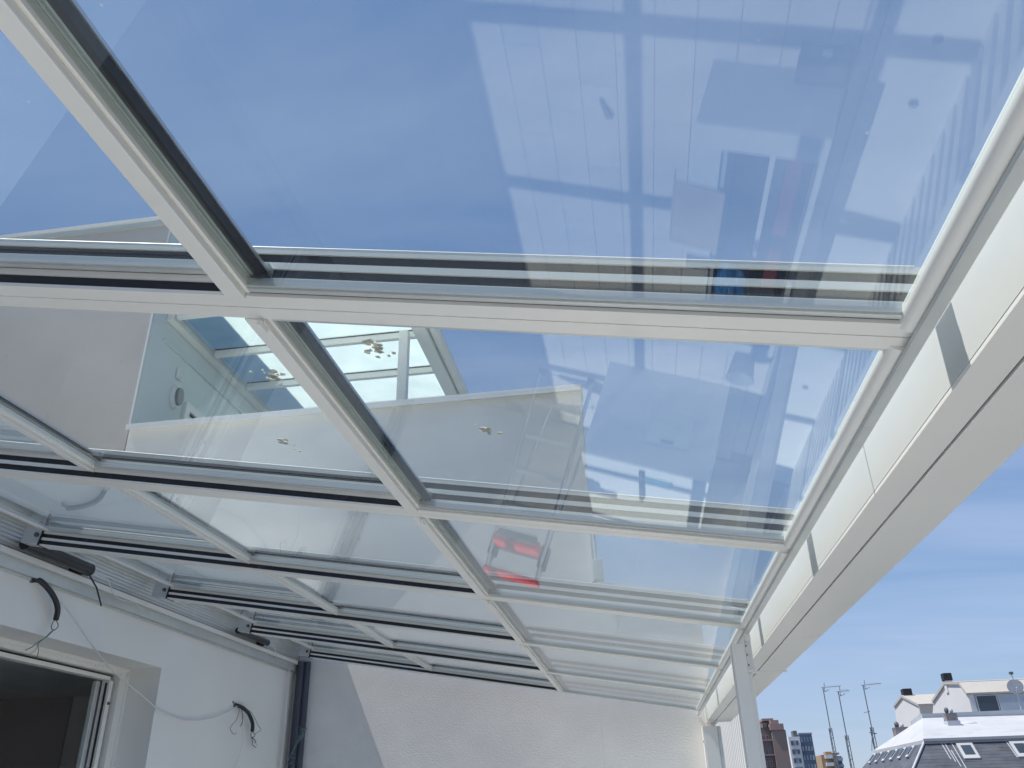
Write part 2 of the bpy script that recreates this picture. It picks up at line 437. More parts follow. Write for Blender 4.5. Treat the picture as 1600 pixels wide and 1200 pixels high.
# roller tubes left hanging under the rail
def roller(y0, y1, r, label):
    t = thing('roller_tube', (-2.98, y1, 1.2), label, 'awning roller', 'black roller tubes under the rail')
    ZR = 1.225
    build('tube', MB().tube([(-3.000, y0, ZR), (-3.000, y1 - 0.03, ZR)], r, 20), BLACKM, t)
    e = MB().tube([(-3.005, y1 - 0.05, ZR), (-3.005, y1, ZR)], r * 1.08, 20)
    e.box(-3.045, -3.02, y1 - 0.12, y1 - 0.02, ZR - .03, ZR - .012)
    build('end_cap', e, RUBBER, t)
    build('pin', MB().tube([(-3.005, y1, ZR), (-3.005, y1 + 0.02, ZR)], r * 0.3, 12), SILVER, t)
roller(3.625, 4.17, 0.033, 'black roller tube under the rail beside the first hanging black conduit')
roller(6.045, 6.60, 0.024, 'short black roller tube under the rail near the downpipe')
build('loose_black_lead', MB().tube([(-2.985, 4.15, 1.19), (-2.96, 4.20, 1.13), (-2.95, 4.26, 1.04)], 0.0045, 6), RUBBER,
      label='short stiff black lead dangling from the end of the larger roller tube', cat='cable')
def wav(p, q, n, amp, r, m_, label, name='thin_white_lead'):
    pts = []
    for i in range(n + 1):
        f = i / n
        pts.append(tuple(p[k] + (q[k] - p[k]) * f + amp[k] * math.sin(f * 9.0) for k in range(3)))
    return build(name, MB().tube(pts, r, 6), m_, label=label, cat='cable')
wav((-2.99, 4.19, 1.21), (-3.035, 4.78, 1.115), 16, (0.004, 0.02, 0.018), 0.003, WIREW, 'thin white lead curling from the larger roller tube over the wall trim')
wav((-2.99, 6.62, 1.21), (-3.03, 7.10, 1.10), 14, (0.003, 0.02, 0.02), 0.0025, WIREW, 'thin white lead curling from the short roller tube near the corner')

# ------------------------------------------------------------------ conduits and cable on the house wall
def conduit(pts, r, wires, label):
    t = thing('conduit', pts[0], label, 'conduit', 'black conduits with bare wires on the house wall')
    build('sleeve', MB().tube(pts, r, 12), RUBBER, t)
    build('wall_plug', MB().tube([(XH + 0.001, pts[0][1], pts[0][2]), (XH + 0.012, pts[0][1], pts[0][2])], r * 1.25, 12), GREYP, t)
    for wp in wires:
        build('wire', MB().tube(wp[0], wp[1], 6), wp[2], t)
def smooth_path(P, n=6):
    P = [Vector(p) for p in P]; o = []
    for i in range(len(P) - 1):
        p0 = P[max(i - 1, 0)]; p1 = P[i]; p2 = P[i + 1]; p3 = P[min(i + 2, len(P) - 1)]
        for k in range(n):
            t = k / n
            o.append(0.5 * ((2 * p1) + (-p0 + p2) * t + (2 * p0 - 5 * p1 + 4 * p2 - p3) * t * t + (-p0 + 3 * p1 - 3 * p2 + p3) * t ** 3))
    o.append(P[-1]); return o
XC = XH + 0.03
conduit(smooth_path([(XH, 3.83, 1.095), (XC, 3.86, 1.092), (XC + .02, 3.94, 1.045), (XC + .02, 4.01, 0.985), (XC, 4.045, 0.93)]), 0.0145,
        [(smooth_path([(XC, 4.045, .93), (XC + .02, 4.00, .905), (XC + .01, 4.01, .88), (XC, 4.05, .875), (XC + .01, 4.06, .90), (XC, 4.045, .93)]), .0028, WIREG),
         (smooth_path([(XC, 4.05, .88), (XC + .01, 3.99, .83), (XC, 3.945, .795), (XC + .01, 3.90, .765), (XC, 3.87, .745)]), .0026, WIREG),
         (smooth_path([(XC, 4.04, .875), (XC + .005, 3.98, .82), (XC, 3.955, .79), (XC + .01, 3.955, .75), (XC, 3.965, .715)]), .0022, WIREG),
         (smooth_path([(XC, 3.95, .79), (XC + .01, 3.93, .755), (XC, 3.91, .735)]), .002, COPPER)],
        'larger black conduit with bare wires beside the roller tube, left of the white cable')
conduit(smooth_path([(XH, 6.30, .715), (XC, 6.34, .71), (XC + .02, 6.44, .675), (XC + .02, 6.54, .61), (XC, 6.60, .555)]), 0.0145,
        [(smooth_path([(XC, 6.60, .555), (XC + .01, 6.56, .53), (XC, 6.60, .505), (XC + .01, 6.64, .525), (XC, 6.60, .55)]), .003, WIREG),
         (smooth_path([(XC, 6.60, .51), (XC + .02, 6.58, .48), (XC, 6.63, .455), (XC, 6.70, .44)]), .003, WIREG),
         (smooth_path([(XC, 6.60, .51), (XC + .01, 6.64, .49), (XC, 6.69, .475)]), .003, RUBBER),
         (smooth_path([(XC, 6.58, .50), (XC + .01, 6.66, .465), (XC, 6.72, .46)]), .002, COPPER),
         (smooth_path([(XC, 6.33, .70), (XC + .02, 6.27, .62), (XC, 6.22, .55), (XC + .01, 6.26, .51), (XC, 6.33, .52)]), .0022, WIREG),
         (smooth_path([(XC, 6.36, .71), (XC + .02, 6.50, .68), (XC, 6.70, .60), (XC + .01, 6.73, .57), (XC, 6.64, .53)]), .0022, WIREG),
         (smooth_path([(XC, 6.36, .70), (XC + .01, 6.39, .62), (XC, 6.38, .57)]), .0026, RUBBER),
         (smooth_path([(XC, 6.37, .69), (XC + .01, 6.42, .52), (XC, 6.44, .42), (XC, 6.40, .33), (XC, 6.28, .22)]), .0022, WIREW)],
        'smaller black conduit with curled bare wires on the wall right of the doorway')
build('white_cable', MB().tube(smooth_path([(XH + .02, 3.86, 1.085), (XH + .05, 4.04, 1.01), (XH + .06, 4.18, .935), (XH + .06, 4.33, .855), (XH + .07, 4.50, .765), (XH + .07, 4.70, .695), (XH + .06, 4.95, .635), (XH + .03, 5.17, .59), (XH + .02, 5.40, .560), (XH + .02, 5.62, .555), (XH + .02, 5.90, .590), (XH + .02, 6.12, .645), (XH + .02, 6.31, .71)]), .0042, 8), WIREW,
      label='thin white cable sagging across the doorway corner between the two black conduits', cat='cable')
build('wall_screw', MB().tube([(XH, 6.27, .735), (XH + .004, 6.27, .735)], .009, 10), GREYP, label='small dark wall plug just above and left of the smaller conduit', cat='wall plug')

# downpipe in the corner
dpp = thing('downpipe', (-2.96, 7.33, -1.6), 'dark anthracite downpipe in the corner of house wall and party wall', 'downpipe')
build('pipe', MB().tube([(-3.005, 7.36, -1.6), (-3.005, 7.36, 1.18)], .036, 20), DOWNP, dpp)
build('second_pipe', MB().tube([(-2.952, 7.38, -1.6), (-2.952, 7.38, 1.18)], .030, 16), DOWNP, dpp)
build('bracket', MB().box(-3.05, -2.915, 7.38, 7.415, 0.1, 0.13), DOWNP, dpp)
build('corner_cable', MB().tube(smooth_path([(-3.055, 7.22, 1.13), (-3.05, 7.21, .9), (-3.045, 7.22, .6), (-3.05, 7.22, .2), (-3.05, 7.22, -.6), (-3.05, 7.22, -1.58)]), .007, 8), WIREW,
      label='white cable running down the corner beside the dark downpipe', cat='cable')
ws = thing('wire_tie', (-2.94, 7.28, .5), 'tuft of twisted pale wire ends wrapped around the dark downpipe', 'wire')
for k in range(5):
    a = random.uniform(-1, 1)
    build('strand', MB().tube(smooth_path([(-2.97, 7.29, .60 - .03 * k), (-2.93 + .01 * k, 7.27, .63 - .02 * k), (-2.88 + .02 * a, 7.27, .60 + .05 * a), (-2.93 - .02 * k, 7.275, .56 - .05 * k), (-2.97 - .02 * a, 7.28, .47 - .03 * k)]), .0022, 5), WIREG, ws)

# ------------------------------------------------------------------ party wall at the far end
pw = thing('party_wall', (-2.5, YW + .1, -1.6), 'rough white stucco party wall closing the far end of the terrace', 'wall')
b = MB()
b.hexa([(-5.23, YW, -1.9), (-0.335, YW, -1.9), (-0.335, YW + .24, -1.9), (-5.23, YW + .24, -1.9),
        (-5.23, YW, 3.70), (-0.335, YW, 3.70), (-0.335, YW + .24, 3.70), (-5.23, YW + .24, 3.70)])
b.hexa([(-0.334, YW, -1.9), (0.585, YW, -1.9), (0.585, YW + .24, -1.9), (-0.334, YW + .24, -1.9),
        (-0.334, YW, 1.72), (0.585, YW, 1.565), (0.585, YW + .24, 1.565), (-0.334, YW + .24, 1.72)])
build('wall_body', b, STUCCO, pw)
b = MB().box(-5.22, -0.30, YW - .085, YW + .27, 3.702, 3.735)
b.box(-5.22, -0.31, YW - .085, YW - .081, 3.67, 3.701)
build('coping', b, COPING, pw, bevel=.002)
b = MB().hexa([(-0.30, YW - .03, 1.725), (0.60, YW - .03, 1.572), (0.60, YW + .27, 1.572), (-0.30, YW + .27, 1.725), (-0.30, YW - .03, 1.755), (0.60, YW - .03, 1.602), (0.60, YW + .27, 1.602), (-0.30, YW + .27, 1.755)])
build('low_coping', b, COPING, pw, bevel=.002)
build('corner_trim', MB().box(-0.336, -0.318, YW - .012, YW + .26, 1.76, 3.70), COPING, pw)
jb = thing('junction_box', (-.27, YW, 1.75), 'small pale box at the foot of the party wall corner, above the low coping', 'box')
build('casing', MB().box(-.315, -.225, YW - .06, YW + .02, 1.765, 1.955), RAIL, jb, bevel=.006)
build('pipe', MB().tube(smooth_path([(-.285, YW - .01, 1.95), (-.288, YW - .01, 2.2), (-.30, YW - .005, 2.5)]), .014, 8), RAIL, jb)

# ------------------------------------------------------------------ neighbour's upper storey beyond the party wall
XN = -5.24
nh = thing('neighbour_house', (-7.5, 10, -1.6), 'taller beige neighbour house seen through the left roof panes', 'building')
build('gable_wall', MB().box(-11.0, XN - .002, YW + .001, YW + .03, -1.9, 6.50), GABLE, nh)
b = MB().box(XN - .25, XN, YW + .031, 14.0, 3.0, 6.50)
build('side_wall', b, NEIGHW, nh)
build('corner_bead', MB().box(XN - .012, XN + .008, YW - .006, YW + .012, 3.75, 6.50), COPING, nh)
b = MB().box(-11.1, XN + .05, YW - .05, 14.1, 6.57, 6.62)
build('roof_edge', b, COPING, nh)
b = MB().box(-11.0, XN - .03, YW - .03, 14.0, 6.501, 6.569)
build('fascia', b, RAIL, nh)
build('terrace_slab', MB().box(XN, -0.36, YW + .26, 14.0, 2.2, 2.45), NEIGHW, nh)
dn = MB().box(XN + .001, XN + .05, 8.36, 8.46, 2.45, 4.50)
dn.box(XN + .001, XN + .05, 8.461, 9.9, 4.40, 4.50)
ds = build('door_frame', dn, WHITE, nh, bevel=.004)
build('door_pane', MB().box(XN + .001, XN + .012, 8.461, 9.9, 2.45, 4.399), DKGLASS, ds)
sl = MB()
for k in range(5): sl.box(XN + .013, XN + .03, 8.47, 9.9, 4.10 + k * .055, 4.135 + k * .055)
build('door_slat', sl, RAIL, ds)
build('soffit_line', MB().box(XN + .001, XN + .03, 7.70, 11.5, 5.00, 5.02), NEIGHW, nh)
wl = thing('wall_lamp', (XN, 8.12, 4.6), 'oval bulkhead lamp on the neighbour wall beside the upper doorway', 'lamp')
def oval(x0, x1, cy, cz, ry, rz, n=28, tilt=0.0):
    A = []; B = []
    for k in range(n):
        t = 2 * math.pi * k / n
        yy, zz_ = ry * math.cos(t), rz * math.sin(t)
        A.append((x0, cy + yy, cz + zz_)); B.append((x1, cy + yy * .93, cz + zz_ * .93))
    return MB().loft(A, B, True)
build('lamp_ring', oval(XN + .002, XN + .05, 8.15, 4.46, .10, .155), COPING, wl)
build('lamp_glass', oval(XN + .051, XN + .085, 8.15, 4.46, .072, .118), LAMPG, wl)
gb = MB()
for k in range(-3, 4): gb.box(XN + .086, XN + .092, 8.15 - .062, 8.15 + .062, 4.46 + k * .03 - .004, 4.46 + k * .03 + .004)
build('lamp_rib', gb, RAIL, wl)
sw = thing('socket_box', (XN, 8.12, 4.72), 'small square white box on the neighbour wall above the oval lamp', 'socket')
build('box_body', MB().box(XN + .002, XN + .04, 8.09, 8.21, 4.70, 4.84), COPING, sw, bevel=.01)
build('box_lid', MB().box(XN + .041, XN + .048, 8.105, 8.195, 4.715, 4.825), RAIL, sw, bevel=.004)

# veranda with milky panes
XV0, XV1, ZV = XN, -2.40, 5.35
vd = thing('neighbour_veranda', (-3.8, 10, 2.45), 'white veranda roof with milky panes on the neighbour upper terrace', 'veranda')
build('wall_plate', MB().box(XV0 + .003, XV0 + .10, 7.70, 13.2, ZV - .08, ZV + .06), WHITE, vd, bevel=.004)
build('wall_trim', MB().box(XV0 + .101, XV0 + .13, 7.70, 13.2, ZV - .03, ZV + .02), RAIL, vd)
build('front_beam', MB().box(XV1, XV1 + .17, 7.60, 13.3, ZV - .08, ZV + .10), WHITE, vd, bevel=.01)
build('front_gutter', MB().tube([(XV1 + .24, 7.60, ZV + .02), (XV1 + .24, 13.3, ZV + .02)], .07, 16), WHITE, vd)
ys = [7.72 + k * .965 for k in range(6)]
for y in ys:
    r_ = build('rafter', MB().box(XV0 + .131, XV1 - .001, y - .03, y + .03, ZV - .065, ZV + .045), WHITE, vd, bevel=.003)
    build('rafter_seal', MB().box(XV0 + .131, XV1 - .001, y - .037, y - .0305, ZV + .022, ZV + .034), GASKET, r_)
for k in range(5):
    build('milky_pane', MB().box(XV0 + .132, XV1 - .001, ys[k] + .033, ys[k + 1] - .04, ZV + .036, ZV + .046), MILKY, vd)
build('post', MB().box(XV1 - .16, XV1 - .045, 8.45, 8.56, 2.45, ZV - .082), WHITE, vd, bevel=.004)
build('post', MB().box(XV1 - .16, XV1 - .045, 12.9, 13.0, 2.45, ZV - .082), WHITE, vd, bevel=.004)

# ------------------------------------------------------------------ front beam, post, screens, railing
bmT = thing('front_beam', (0.57, 2.0, .5), 'deep white front beam carrying the low edge of the glass roof', 'beam')
XF2 = 0.52; XO = 0.722; ZB = .549
build('beam_box', MB().box(XF2, XO, -3.0, YW - .002, ZB + .009, .70), BEAMW, bmT)
b = MB().box(XF2 + .0005, .586, -3.0, YW - .002, ZB, ZB + .0088)
build('soffit', b, WHITE, bmT, bevel=.0015)
build('soffit', MB().box(.5925, XO - .0005, -3.0, YW - .002, ZB, ZB + .0088), WHITE, bmT, bevel=.0015)
build('soffit_groove', MB().box(.5862, .5923, -3.0, YW - .003, ZB + .005, ZB + .0088), GREYP, bmT)
build('gutter_lip', MB().box(.455, .4755, -3.0, YW - .002, .604, .612), RAIL, bmT)
build('joint_seam', MB().box(XF2 - .0014, XF2 - .0002, 1.702, 1.706, ZB + .002, .68), RAIL, bmT)

ps = thing('door_post', (.42, 3.6, -1.6), 'slim white upright post fixed against the front beam', 'post')
build('post_body', MB().box(.392, .446, 3.58, 3.66, -1.6, .560), WHITE, ps, bevel=.002)
b = MB().box(.4475, .4555, 3.585, 3.592, .455, .560)
b.box(.4475, .4745, 3.60, 3.606, .46, .575)
b.box(.452, .474, 3.585, 3.598, .57, .598)
build('guide_strip', b, COPING, ps)
build('keeper', MB().box(.4475, .60, 3.60, 3.625, .447, .453), WHITE, ps)
b = MB()
for z in (.475, .515, .55): b.tube([(.451, 3.580, z), (.451, 3.585, z)], .003, 8)
tag(build('screw', b, GREYP, ps), kind='stuff')
b = MB().box(.4475, .462, 3.60, 3.66, -1.6, .446)
build('rear_profile', b, WHITE, ps, bevel=.002)

ep = thing('end_post', (.52, YW - .1, -1.6), 'broad white end post where the beam meets the stucco wall', 'post')
build('post_body', MB().box(.478, .585, YW - .26, YW - .003, -1.6, .502), WHITE, ep, bevel=.002)
build('side_profile', MB().box(.587, .612, YW - .26, YW - .02, -1.6, .500), RAIL, ep)
b = MB().tube([(.474, YW - .12, .40), (.478, YW - .12, .40)], .008, 8)
build('screw', b, GREYP, ep)

tsn = thing('slatted_screen', (.87, 9.5, -1.6), 'tall white screen of upright slats seen between end post and door post', 'screen')
build('head_rail', MB().box(.845, .905, YW + .30, 13.0, .80, .84), WHITE, tsn, bevel=.002)
build('foot_rail', MB().box(.845, .905, YW + .30, 13.0, -1.6, -1.57), WHITE, tsn, bevel=.002)
sm_ = build('slat', MB().box(.862, .876, YW + .32, YW + .42, -1.569, .799), WHITE, tsn, bevel=.003)
for k in range(1, 32):
    c_ = sm_.copy(); COL.objects.link(c_); c_.parent = tsn; c_.location = Vector((0, .165 * k, 0))

rl = thing('railing', (.88, 2.5, -1.6), 'low railing of upright slats along the outer terrace edge, mirrored in the glass', 'railing')
build('bottom_rail', MB().box(.845, .885, -1.0, 7.30, -1.592, -1.570), WHITE, rl)
build('top_rail', MB().box(.835, .895, -1.0, 7.30, -.955, -.925), WHITE, rl, bevel=.003)
sm_ = build('slat', MB().box(.842, .880, -1.0 + .0, -1.0 + .080, -1.569, -.956), WHITE, rl, bevel=.002)
for k in range(1, 55):
    c_ = sm_.copy(); COL.objects.link(c_); c_.parent = rl; c_.location = Vector((0, .152 * k, 0))

# ------------------------------------------------------------------ glass roof: rafters
YR = [-0.043 + 1.208 * k for k in range(7)]     # rafter centres
RX0, RX1 = -2.86, XB - .002
names = ['just above and behind the camera', 'nearest the camera, crossing the picture at mid height', 'second across the picture from the camera', 'third across the picture from the camera',
         'fourth across the picture from the camera', 'fifth across the picture from the camera', 'last and farthest, against the stucco party wall']
CH = [(.007, .027), (.040, .059), (.073, .092)]
hw = .0385; dp = .013
def profile():
    right_ = [(-hw, 0), (-.0015, 0), (-.0015, .004), (.0015, .004), (.0015, 0), (hw, 0)]
    for a, c in CH: right_ += [(hw, a), (hw - dp, a), (hw - dp, c), (hw, c)]
    right_ += [(hw, .104)]
    left_ = [(-y_, v_) for y_, v_ in right_ if v_ > 0.0045 or (abs(y_) == hw and v_ > 0)]
    return right_ + list(reversed([p for p in left_]))
pr = profile()
raf = thing('roof_rafter', (-1.2, YR[1], .7), 'x', 'rafter', 'white rafters of the glass roof')
A = [RP(RX0, YR[1] + y_, v_) for y_, v_ in pr]; B = [RP(RX1, YR[1] + y_, v_) for y_, v_ in pr]
ob = build('rafter_profile', MB().loft(A, B), WHITE, raf); recalc(ob)
for s in (-1, 1):
    for i, (a, c) in enumerate(CH):
        ya, yb = sorted((YR[1] + s * (hw - dp + .0003), YR[1] + s * (hw - .0035)))
        build('brush_gasket', MB().rbox(RX0 + .01, RX1 - .002, ya, yb, a + .0003, c - .0003), GASKET, raf)
b = MB().rbox(RX0 - .105, RX0 - .001, YR[1] - .036, YR[1] + .036, .004, .100)
for s_ in (-1, 1):
    build('top_lip', MB().tube([RP(RX0 + .01, YR[1] + s_ * (hw - .003), .105), RP(RX1 - .01, YR[1] + s_ * (hw - .003), .105)], .0034, 8), COPING, raf)
eb = build('end_bracket', b, SILVER, raf, bevel=.002)
build('bolt', MB().tube([RP(RX0 - .03, YR[1] - .037, .05), RP(RX0 - .03, YR[1] - .043, .05)], .012, 10), GREYP, eb)
build('end_plate', MB().rbox(RX0 - .0005, RX0 + .006, YR[1] - .047, YR[1] + .047, -.002, .106), RUBBER, raf)
raf['label'] = 'white aluminium roof rafter ' + names[1]
for k in (0, 2, 3, 4, 5, 6):
    dup(raf, (0, YR[k] - YR[1], 0), 'white aluminium roof rafter ' + names[k])

# ------------------------------------------------------------------ sliding glass panels: three rows, six bays
bay_names = ['bay nearest the camera', 'second bay from the camera', 'third bay from the camera', 'fourth bay from the camera', 'fifth bay from the camera', 'last bay before the stucco wall']
rows = [('gutter side', -.662, .460, .009), ('middle', -1.787, -.588, .042), ('house side', -2.85, -1.738, .075)]
y0 = YR[0] + hw + .001; y1 = YR[1] - hw - .001
for ri, (rn, xa, xb, v) in enumerate(rows):
    pan = thing('sliding_glass_panel', (xa, y0, .7 - TS * xa), 'x', 'glass panel', 'sliding glass panels of the roof')
    rw = .020
    # side rails slide in the rafter tracks
    for s, (ya, yb) in enumerate(((y0 - .008, y0 + rw), (y1 - rw, y1 + .008))):
        rb = MB().rbox(xa, xb, ya, yb, v, v + .016)
        yc, yd = ((y0 + .004, y0 + rw - .005), (y1 - rw + .005, y1 - .004))[s]
        rb.rbox(xa, xb, yc, yd, v - .0035, v - .0002)
        build('side_rail', rb, RAIL, pan)
    gx0 = xa + .047 if ri < 2 else xa + .03
    # lower/left frame bar: a stepped beige profile
    if ri < 2:
        fb = MB()
        fb.rbox(xa, xa + .038, y0 + .0005, y1 - .0005, v - .012, v + .018)
        fb.rbox(xa + .0383, xa + .0465, y0 + .0005, y1 - .0005, v - .004, v + .016)
        fb.rbox(xa + .034, xa + .0415, y0 + .0005, y1 - .0005, v - .0185, v - .0121)
        build('lower_frame_bar', fb, WHITE, pan, bevel=.0012)
        build('drip_nose', MB().rbox(xa + .034, xa + .041, y0 - .012, y0 + .02, v - .028, v - .0186), WHITE, pan)
    else:
        build('lower_frame_bar', MB().rbox(xa, xa + .03, y0 + .0005, y1 - .0005, v - .006, v + .018), WHITE, pan, bevel=.001)
    if ri > 0:
        ub = MB().rbox(xb - .078, xb - .0135, y0 + .0005, y1 - .0005, v - .010, v + .008)
        ub.rbox(xb - .050, xb - .026, y0 + .0005, y1 - .0005, v - .016, v - .0102)
        build('upper_frame_bar', ub, RAIL, pan, bevel=.0012)
        build('wiper_seal', MB().rbox(xb - .0133, xb, y0 + .0005, y1 - .0005, v - .018, v - .002), GASKET, pan)
        build('edge_cap', MB().rbox(xb - .0133, xb + .003, y0 + .0005, y1 - .0005, v - .0018, v + .004), SILVER, pan)
        gx1 = xb - .0785
    else:
        # rounded closing profile at the gutter
        A = []; B = []
        for k in range(13):
            t = math.pi * k / 12
            xx = xb - .004 - .020 * math.cos(t); vv = .010 - .018 * math.sin(t)
            A.append(RP(xx, y0 - .012, vv)); B.append(RP(xx, y1 + .012, vv))
        A += [RP(xb + .014, y0 - .012, .022), RP(xb - .024, y0 - .012, .0205)]
        B += [RP(xb + .014, y1 + .012, .022), RP(xb - .024, y1 + .012, .0205)]
        o_ = build('closing_profile', MB().loft(A, B, True), WHITE, pan); recalc(o_)
        gx1 = xb - .0242
    build('pane', MB().rbox(gx0, gx1, y0 + rw - .002, y1 - rw + .002, v + .003, v + .011), GLASS, pan)
    pan['label'] = 'sliding glass roof panel in the %s, %s row' % (bay_names[0], rn)
    for k in range(1, 6):
        dup(pan, (0, YR[k] - YR[0], 0), 'sliding glass roof panel in the %s, %s row' % (bay_names[k], rn))

# ------------------------------------------------------------------ bird droppings dried on the panes
def dropping(x, y, v, s, seed, label):
    rnd = random.Random(seed); mb = MB()
    for k in range(26):
        a = rnd.uniform(0, 6.28); r = abs(rnd.gauss(0, .75)) * s
        cx, cyy = x + r * math.cos(a) * .9, y + r * math.sin(a) * 1.2
        rad = rnd.uniform(.10, .38) * s; n = 9
        top_ = []; base = []
        for j in range(n):
            t = 6.283 * j / n; q = rad * rnd.uniform(.55, 1.2)
            base.append(RP(cx + q * math.cos(t), cyy + q * math.sin(t), v)); top_.append(RP(cx + q * .7 * math.cos(t), cyy + q * .7 * math.sin(t), v + .001 + .0001 * k))
        mb.loft(base, top_)
    build('bird_dropping', mb, BIRD, label=label, cat='bird dropping', group='dried bird droppings on the glass')
dropping(-.45, 1.33, .0203, .024, 3, 'dried brown bird dropping highest on the glass, over the milky veranda panes')
dropping(-.775, 1.56, .0533, .028, 5, 'dried brown bird dropping left of the frame bar, over the shaded veranda pane')
dropping(-.93, 1.985, .0533, .028, 9, 'dried brown bird dropping on the glass over the middle of the stucco wall')
dropping(-.30, 1.71, .0203, .022, 12, 'smaller dried bird dropping on the glass near the top of the party wall')

# ------------------------------------------------------------------ things on the terrace (seen mirrored in the glass)
tb = thing('storage_trough', (.12, 3.4, -1.6), 'long low white open-topped trough holding tools, mirrored in the nearest glass', 'trough')
X0, X1, Y0_, Y1_, ZT = -.185, .385, 2.72, 4.62, -1.215
build('front_wall', MB().box(X0, X1, Y0_, Y0_ + .15, -1.6, ZT), CABW, tb, bevel=.004)
build('back_wall', MB().box(X0, X1, Y1_ - .1, Y1_, -1.6, ZT), CABW, tb, bevel=.004)
build('side_wall', MB().box(X0, X0 + .125, Y0_ + .151, Y1_ - .101, -1.6, ZT), CABW, tb, bevel=.004)
build('side_wall', MB().box(X1 - .03, X1, Y0_ + .151, Y1_ - .101, -1.6, ZT), CABW, tb, bevel=.002)
build('bottom', MB().box(X0 + .126, X1 - .031, Y0_ + .151, Y1_ - .101, -1.59, -1.56), GREYP, tb)
build('inner_lining', MB().box(X0 + .126, X0 + .15, Y0_ + .152, Y1_ - .102, -1.559, ZT - .02), RAIL, tb)
cb = thing('cardboard_sheet', (-.15, 3.4, -1.2), 'flat piece of brown cardboard lying over the rim of the white trough', 'cardboard')
build('sheet', MB().hexa([(-.26, 3.10, ZT + .003), (-.02, 3.14, ZT + .003), (-.03, 3.62, ZT + .003), (-.27, 3.58, ZT + .003), (-.26, 3.10, ZT + .010), (-.02, 3.14, ZT + .012), (-.03, 3.62, ZT + .010), (-.27, 3.58, ZT + .012)]), CARD, cb)
build('flap', MB().hexa([(-.275, 3.1, ZT - .06), (-.27, 3.1, ZT - .06), (-.28, 3.58, ZT - .06), (-.285, 3.58, ZT - .06), (-.268, 3.1, ZT + .004), (-.262, 3.1, ZT + .004), (-.276, 3.58, ZT + .004), (-.282, 3.58, ZT + .004)]), CARD, cb)
# crumpled blue bag
rnd = random.Random(4); mb = MB(); n = 14; mm = 9
for i in range(mm):
    pass
def blob(cx, cyy, cz, rx, ry, rz, seed, rough_=.18, n=16, mm=10):
    rnd = random.Random(seed); vsx = []; fs = []
    for i in range(mm + 1):
        ph = math.pi * i / mm
        for j in range(n):
            th = 2 * math.pi * j / n
            k = 1 + rnd.uniform(-rough_, rough_)
            vsx.append((cx + rx * k * math.sin(ph) * math.cos(th), cyy + ry * k * math.sin(ph) * math.sin(th), cz + rz * (1 + rnd.uniform(-rough_, rough_) * .6) * math.cos(ph)))
    for i in range(mm):
        for j in range(n): fs.append((i * n + j, i * n + (j + 1) % n, (i + 1) * n + (j + 1) % n, (i + 1) * n + j))
    return MB().add(vsx, fs, False)
build('blue_bag', blob(.06, 4.05, -1.36, .095, .33, .17, 5), BLUE, label='crumpled bright blue plastic bag inside the white trough', cat='bag')
rb_ = thing('red_pipe_wrench', (.26, 3.6, -1.5), 'long dark red bar lying lengthwise inside the white trough', 'tool')
build('handle', MB().box(.225, .300, 3.0, 4.45, -1.50, -1.43), DARKRED, rb_, bevel=.008)
build('head', MB().box(.215, .315, 4.20, 4.42, -1.53, -1.42), GREYP, rb_, bevel=.01)
build('aluminium_rule', MB().box(.145, .170, 2.95, 3.85, -1.40, -1.385), WHITE, label='narrow white batten lying inside the trough beside the red bar', cat='batten', bevel=.001)
tbx = thing('toolbox', (.29, 2.6, -1.6), 'low dark grey tool case on the tiles against the front of the trough', 'toolbox')
build('case', MB().box(.18, .395, 2.575, 2.715, -1.6, -1.53), GREYP, tbx, bevel=.008)
build('lid', MB().box(.178, .397, 2.573, 2.717, -1.529, -1.505), GREYP, tbx, bevel=.008)
build('latch', MB().box(.27, .31, 2.566, 2.5725, -1.55, -1.515), RAIL, tbx)
build('wooden_wedge', MB().hexa([(-.735, 3.03, -1.597), (-.70, 3.14, -1.597), (-.665, 3.14, -1.597), (-.72, 3.03, -1.597), (-.735, 3.03, -1.590), (-.70, 3.14, -1.57), (-.665, 3.14, -1.57), (-.72, 3.03, -1.590)]), GREYP,
      label='small dark wedge lying alone on the sunny floor tiles', cat='wedge')

ct = thing('outdoor_counter', (-.2, 6.4, -1.6), 'white terrace counter with a square hatch, mirrored in the second glass bay', 'counter')
CX0, CX1, CY0, CY1, CZ = -.80, .16, 5.84, YW - .004, -.765
b = MB().box(CX0, CX1, CY0 + .02, CY1, -1.6, CZ - .03)
build('body', b, CABW, ct)
b = MB()
build('worktop', MB().box(CX0 - .01, CX1 + .01, CY0 - .005, CY1, CZ - .029, CZ), CABW, ct, bevel=.003)
build('door', MB().box(-.375, -.035, CY0 + .004, CY0 + .0195, -1.27, -.99), RAIL, ct, bevel=.002)
build('hatch_handle', MB().box(-.25, -.15, CY0 - .006, CY0 + .0035, -1.02, -1.005), GREYP, ct)
slv = thing('spirit_level', (-.22, 6.1, CZ), 'teal cutting board lying on the white counter top', 'board')
build('board', MB().box(-.32, -.10, 6.02, 6.12, CZ + .002, CZ + .018), TEAL, slv, bevel=.003)
build('handle', MB().box(-.355, -.322, 5.90, 6.55, CZ + .002, CZ + .03), GREYP, slv, bevel=.003)

